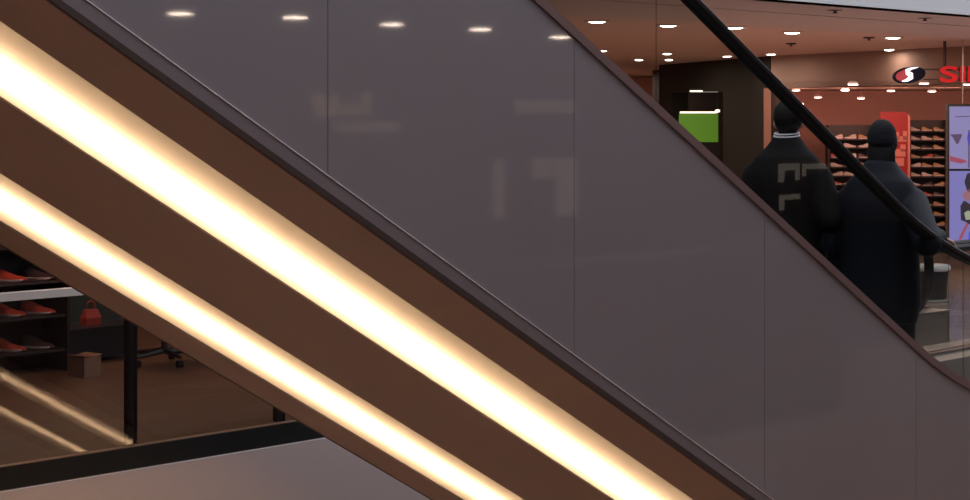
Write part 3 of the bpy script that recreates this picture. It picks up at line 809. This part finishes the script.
def person(label, loc, rz, Ht, handR, elbowR, headrot, jacket, capped, puff):
    e = empty('person', label, 'person', loc, rz)
    k = Ht/1.80; hs = .82 if capped else .94
    V = lambda x, y, z: Vector((x, y, z))*k
    shR, shL = V(0, -.185, 1.43), V(0, .185, 1.43)
    elL, wrL = V(-.03, .265, 1.15), V(.10, .25, .92)
    elR, wrR = Vector(elbowR), Vector(handR)
    body = MB()
    hc = V(.025, 0, 1.675 + (1 - hs)*.12)
    R = Matrix.Rotation(headrot, 4, 'Z')
    H = lambda x, y, z: hc + (R @ Vector((x, y, z)))*k*hs
    ellip(body, hc + V(-.005, 0, .02)*hs, .098*k*hs, .076*k*hs, .105*k*hs)              # skull
    ellip(body, H(.030, 0, -.045), .066*k*hs, .058*k*hs, .072*k*hs)                  # jaw
    ellip(body, H(.098, 0, -.012), .018*k*hs, .012*k*hs, .022*k*hs); capsule(body, H(.088, 0, .025), H(.106, 0, -.018), .009*k*hs, .011*k*hs, 8)   # nose
    for s in (-1, 1):
        ellip(body, H(.078, s*.030, .022), .016*k*hs, .014*k*hs, .011*k*hs)          # eyelids
        ellip(body, H(-.002, s*.078, -.005), .020*k*hs, .010*k*hs, .032*k*hs)        # ears
    capsule(body, H(.088, -.02, -.055), H(.088, .02, -.055), .010*k*hs, .010*k*hs, 8)   # lips
    capsule(body, V(-.01, 0, 1.46), V(.0, 0, 1.61), .062*k, .055*k)         # neck
    ellip(body, V(0, 0, 1.30), .105*k, .165*k, .20*k); ellip(body, V(0, 0, 1.05), .10*k, .15*k, .17*k)
    for sh, el, wr in ((shR, elR, wrR), (shL, elL, wrL)):
        capsule(body, Vector((sh.x, sh.y*.93, sh.z - .055*k)), el, .052*k, .042*k); capsule(body, el, wr, .040*k, .028*k)
    hips = []
    for s in (-1, 1):
        hip, kn, an = V(0, s*.09, .93), V(.02, s*.10, .50), V(-.01, s*.105, .10)
        capsule(body, hip, kn, .078*k, .055*k); capsule(body, kn, an, .052*k, .036*k)
        capsule(body, V(-.03, s*.105, .045), V(.15, s*.115, .035), .038*k, .032*k)
        hips.append((hip, kn, an))
    # hands
    fR = Vector((.85, -.15, -.30)); hand(body, wrR, fR, (0, -.2, -1), (0, 1, .1), 1, .85)
    hand(body, wrL, (.35, -.05, -.95), (-.1, -1, 0), (1, 0, .3), 1, .55)
    b = remesh(body, 'body', M['skin'], e, .0065, 3)
    # jacket
    j = MB(); pf = puff; n = 28; rings = []
    for z, rx, ry, x in ((.74, .02, .03, 0), (.745, .15, .19, 0), (.85, .158, .205, 0), (.98, .152, .20, 0), (1.1, .148, .197, -.004), (1.22, .150, .205, -.008), (1.32, .150, .213, -.014),
                         (1.39, .140, .207, -.018), (1.44, .124, .192, -.018), (1.49, .112, .166, -.014), (1.535, .098, .124, -.008), (1.575, .085, .090, -.004), (1.60, .078, .076, 0), (1.603, .02, .02, 0)):
        if 1.5 > z > .745: rx += pf; ry += pf
        rings.append([V(x + rx*math.cos(2*math.pi*i/n), ry*math.sin(2*math.pi*i/n), z) for i in range(n)])
    j.sweep(rings)
    for sh, el, wr in ((shR, elR, wrR), (shL, elL, wrL)):
        s0 = Vector((sh.x, sh.y*.93, sh.z - .055*k))
        capsule(j, s0, el, (.076 + pf)*k, (.064 + pf)*k); capsule(j, el, el + (wr - el)*.93, (.063 + pf)*k, (.046 + pf*.4)*k)
    # padded horizontal seams
    jo = remesh(j, 'jacket', jacket, e, .012, 5)
    t = MB(); 
    ellip(t, V(0, 0, .92), .115*k, .165*k, .12*k)
    for hip, kn, an in hips:
        capsule(t, hip, kn, .098*k, .074*k); capsule(t, kn, an + V(0, 0, -.02), .074*k, .062*k)
    remesh(t, 'trousers', M['trouser'], e, .012, 4)
    for s in (-1, 1):
        sh_ = MB(); capsule(sh_, V(-.04, s*.105, .052), V(.155, s*.117, .045), .050*k, .044*k); ellip(sh_, V(-.03, s*.105, .08), .055*k, .05*k, .06*k)
        remesh(sh_, 'shoe', M['leather'], e, .01, 2)
    if capped:
        h = MB(); ellip(h, hc + V(-.010, 0, .035)*hs, .112*k*hs, .090*k*hs, .112*k*hs)
        capsule(h, H(-.012, -.006, -.01), H(-.010, .006, .03), .094*k*hs, .094*k*hs)
        n = 24; hb = []
        for zz, rr in ((-.03, .97), (-.022, 1.05), (.018, 1.05), (.03, .97)):
            hb.append([H(-.010 + .108*rr*math.cos(2*math.pi*i/n), .088*rr*math.sin(2*math.pi*i/n), zz + .008) for i in range(n)])
        h.sweep(hb)
        remesh(h, 'knitted_cap', M['cap'], e, .008, 4)
        n2 = MB(); ellip(n2, H(-.055, 0, -.095), .052*k*hs, .082*k*hs, .120*k*hs); capsule(n2, H(-.05, -.062, -.03), H(-.05, -.070, -.19), .028*k*hs, .024*k*hs); capsule(n2, H(-.05, .058, -.03), H(-.055, .066, -.18), .028*k*hs, .024*k*hs)
        remesh(n2, 'hair', M['hair'], e, .008, 3)
    else:
        n2 = MB(); ellip(n2, hc + R @ V(-.020, 0, .034)*hs, .100*k*hs, .086*k*hs, .104*k*hs); ellip(n2, H(-.058, 0, -.03), .046*k*hs, .062*k*hs, .07*k*hs)
        remesh(n2, 'hair', M['hair'], e, .007, 2)
    if not capped:
        for zz, rr in ((1.607, .071), (1.622, .067)):
            ring = []
            for i in range(25):
                a = 2*math.pi*i/24
                ring.append(V(-.004 + rr*math.cos(a), rr*math.sin(a), zz + .008*math.cos(a)))
            MB().tube(ring, .0045*k, 6).build('collar_stripe', M['collar'], e)
    return e
P1 = at(787, 118, 9.85); P2 = at(881, 118, 9.62)
H1, H2 = 1.84, 1.80
s1, s2 = stepz(P1.x), stepz(P2.x)
def step_under(x):
    i = math.floor((x - 4.6)/.41); return stepz(4.6 + .41*i + .2) if x < 9.6 else .004
z1, z2 = step_under(P1.x), step_under(P2.x)
ht1 = (EYE + (118 - 101)/FPX*9.85) - z1; ht2 = (EYE + (118 - 122)/FPX*9.62) - z2
def loc_of(P, z, rz, w):
    return Matrix.Rotation(-rz, 3, 'Z') @ (Vector(w) - Vector((P.x, P.y, z)))
F1, F2 = math.radians(15), math.radians(12)
k1, k2 = ht1/1.80, ht2/1.80
hx = P2.x + .02
hw = Vector((hx - .09, YN + .135, railz(hx) + .115))
person('bare-headed person in black jacket with pale collar stripe, seen from behind', (P1.x, P1.y, z1), F1, ht1,
       Vector((.16, -.24, .98))*k1, Vector((-.05, -.275, 1.16))*k1, .25, M['jacket1'], False, .012)
hl = loc_of(P2, z2, F2, hw); el_ = loc_of(P2, z2, F2, (P2.x - .20, P2.y - .40, z2 + 1.19*k2))
person('person in dark knitted cap and navy jacket, hand on the black handrail', (P2.x, P2.y, z2), F2, ht2,
       hl, el_, .15, M['jacket2'], True, .008)

# ------------------------------------------------------------------ green display inside the portal
M['green'] = mat('lit_green_panel', (.1, .3, .02), .5, emit=(.15, .34, .03), es=.42)
M['striplight'] = mat('strip_lamp', (1, .9, .8), .5, emit=(1, .85, .7), es=2.2)
gd = pb(700)[1] + .5
p = at(700, 118, gd)
e = empty('green_light_panel', 'glowing green wall panel inside the charcoal portal', 'panel', (p.x, p.y, 0))
part_at_root(rectpx(MB(), 679, 114, 718, 142, gd, .05), 'face', M['green'], e)
part_at_root(rectpx(MB(), 680, 111.5, 717, 113.3, gd - .02, .05), 'top_lamp', M['striplight'], e)
part_at_root(rectpx(MB(), 677.5, 142.2, 719.5, 190, gd, .06), 'plinth', M['portal'], e)
e = empty('wall_lamp', 'thin horizontal lamp above the green panel', 'lamp', (p.x, p.y, 0))
part_at_root(rectpx(MB(), 690, 90.4, 718, 92.0, gd - .6, .05), 'tube', M['striplight'], e)
part_at_root(rectpx(MB(), 689, 88.6, 719, 90.2, gd - .6, .06), 'bracket', M['black'], e)
for (x, y, lab) in ((677.6, 101, 'upper of two tiny lamps left of the green panel'), (677.6, 112, 'lower of two tiny lamps left of the green panel'), (717.5, 111, 'tiny lamp at the top right corner of the green panel')):
    q = at(x, y, pb(x)[1] + (.50 if y < 105 else .72))
    e = empty('spot_lamp', lab, 'lamp', q, 0, 'tiny lamps in the portal')
    MB().lathe([(.01, .03), (.05, .02), (.045, -.02), (.01, -.03)], 10).build('bulb', M['striplight'], e)
    MB().tube([(0, 0, .028), (0, 0, CZ - q.z)], .008, 5).build('cord', M['black'], e)

# ------------------------------------------------------------------ daylight, ambient, camera
w = bpy.data.worlds.new('World'); SC.world = w; w.use_nodes = True
bg = w.node_tree.nodes['Background']; bg.inputs['Color'].default_value = (.86, .90, 1.0, 1); bg.inputs['Strength'].default_value = 2.5
for x in (6, 8.5):
    lamp_light((x, 13.2, CZ - .05), 30, (1, .55, .36), .6, 'left_shop_fill')  # unseen fill lights added to lift the wooden floor
for (x, y, w) in ((17, 16, 60), (21, 15, 60), (20, 11.5, 60), (23, 20, 55), (24, 27, 50), (28, 32, 60), (30.6, 26.2, 90), (29.5, 30.5, 90)):
    lamp_light((x, y, CZ - .05), w, (1, .66, .52), .6, 'gallery_fill')  # fill lights added without fittings to brighten gallery ceiling, floor and far wall

cam = bpy.data.cameras.new('camera'); co = bpy.data.objects.new('camera', cam); COL.objects.link(co)
cam.sensor_width = 36; cam.lens = FPX/970*36; cam.shift_y = -(250 - 118)/970
cam.clip_end = 200; cam.clip_start = .05
co.location = (0, 0, EYE); co.rotation_euler = (math.pi/2, 0, math.atan2(-FW.x, FW.y))
SC.camera = co
SC.view_settings.view_transform = 'Standard'; SC.view_settings.look = 'None'
SC.view_settings.gamma = 1; SC.view_settings.use_curve_mapping = False
SC.view_settings.exposure = 0
SC.cycles.use_denoising = True
SC.cycles.max_bounces = 8; SC.cycles.transparent_max_bounces = 24
SC.cycles.sample_clamp_indirect = 6
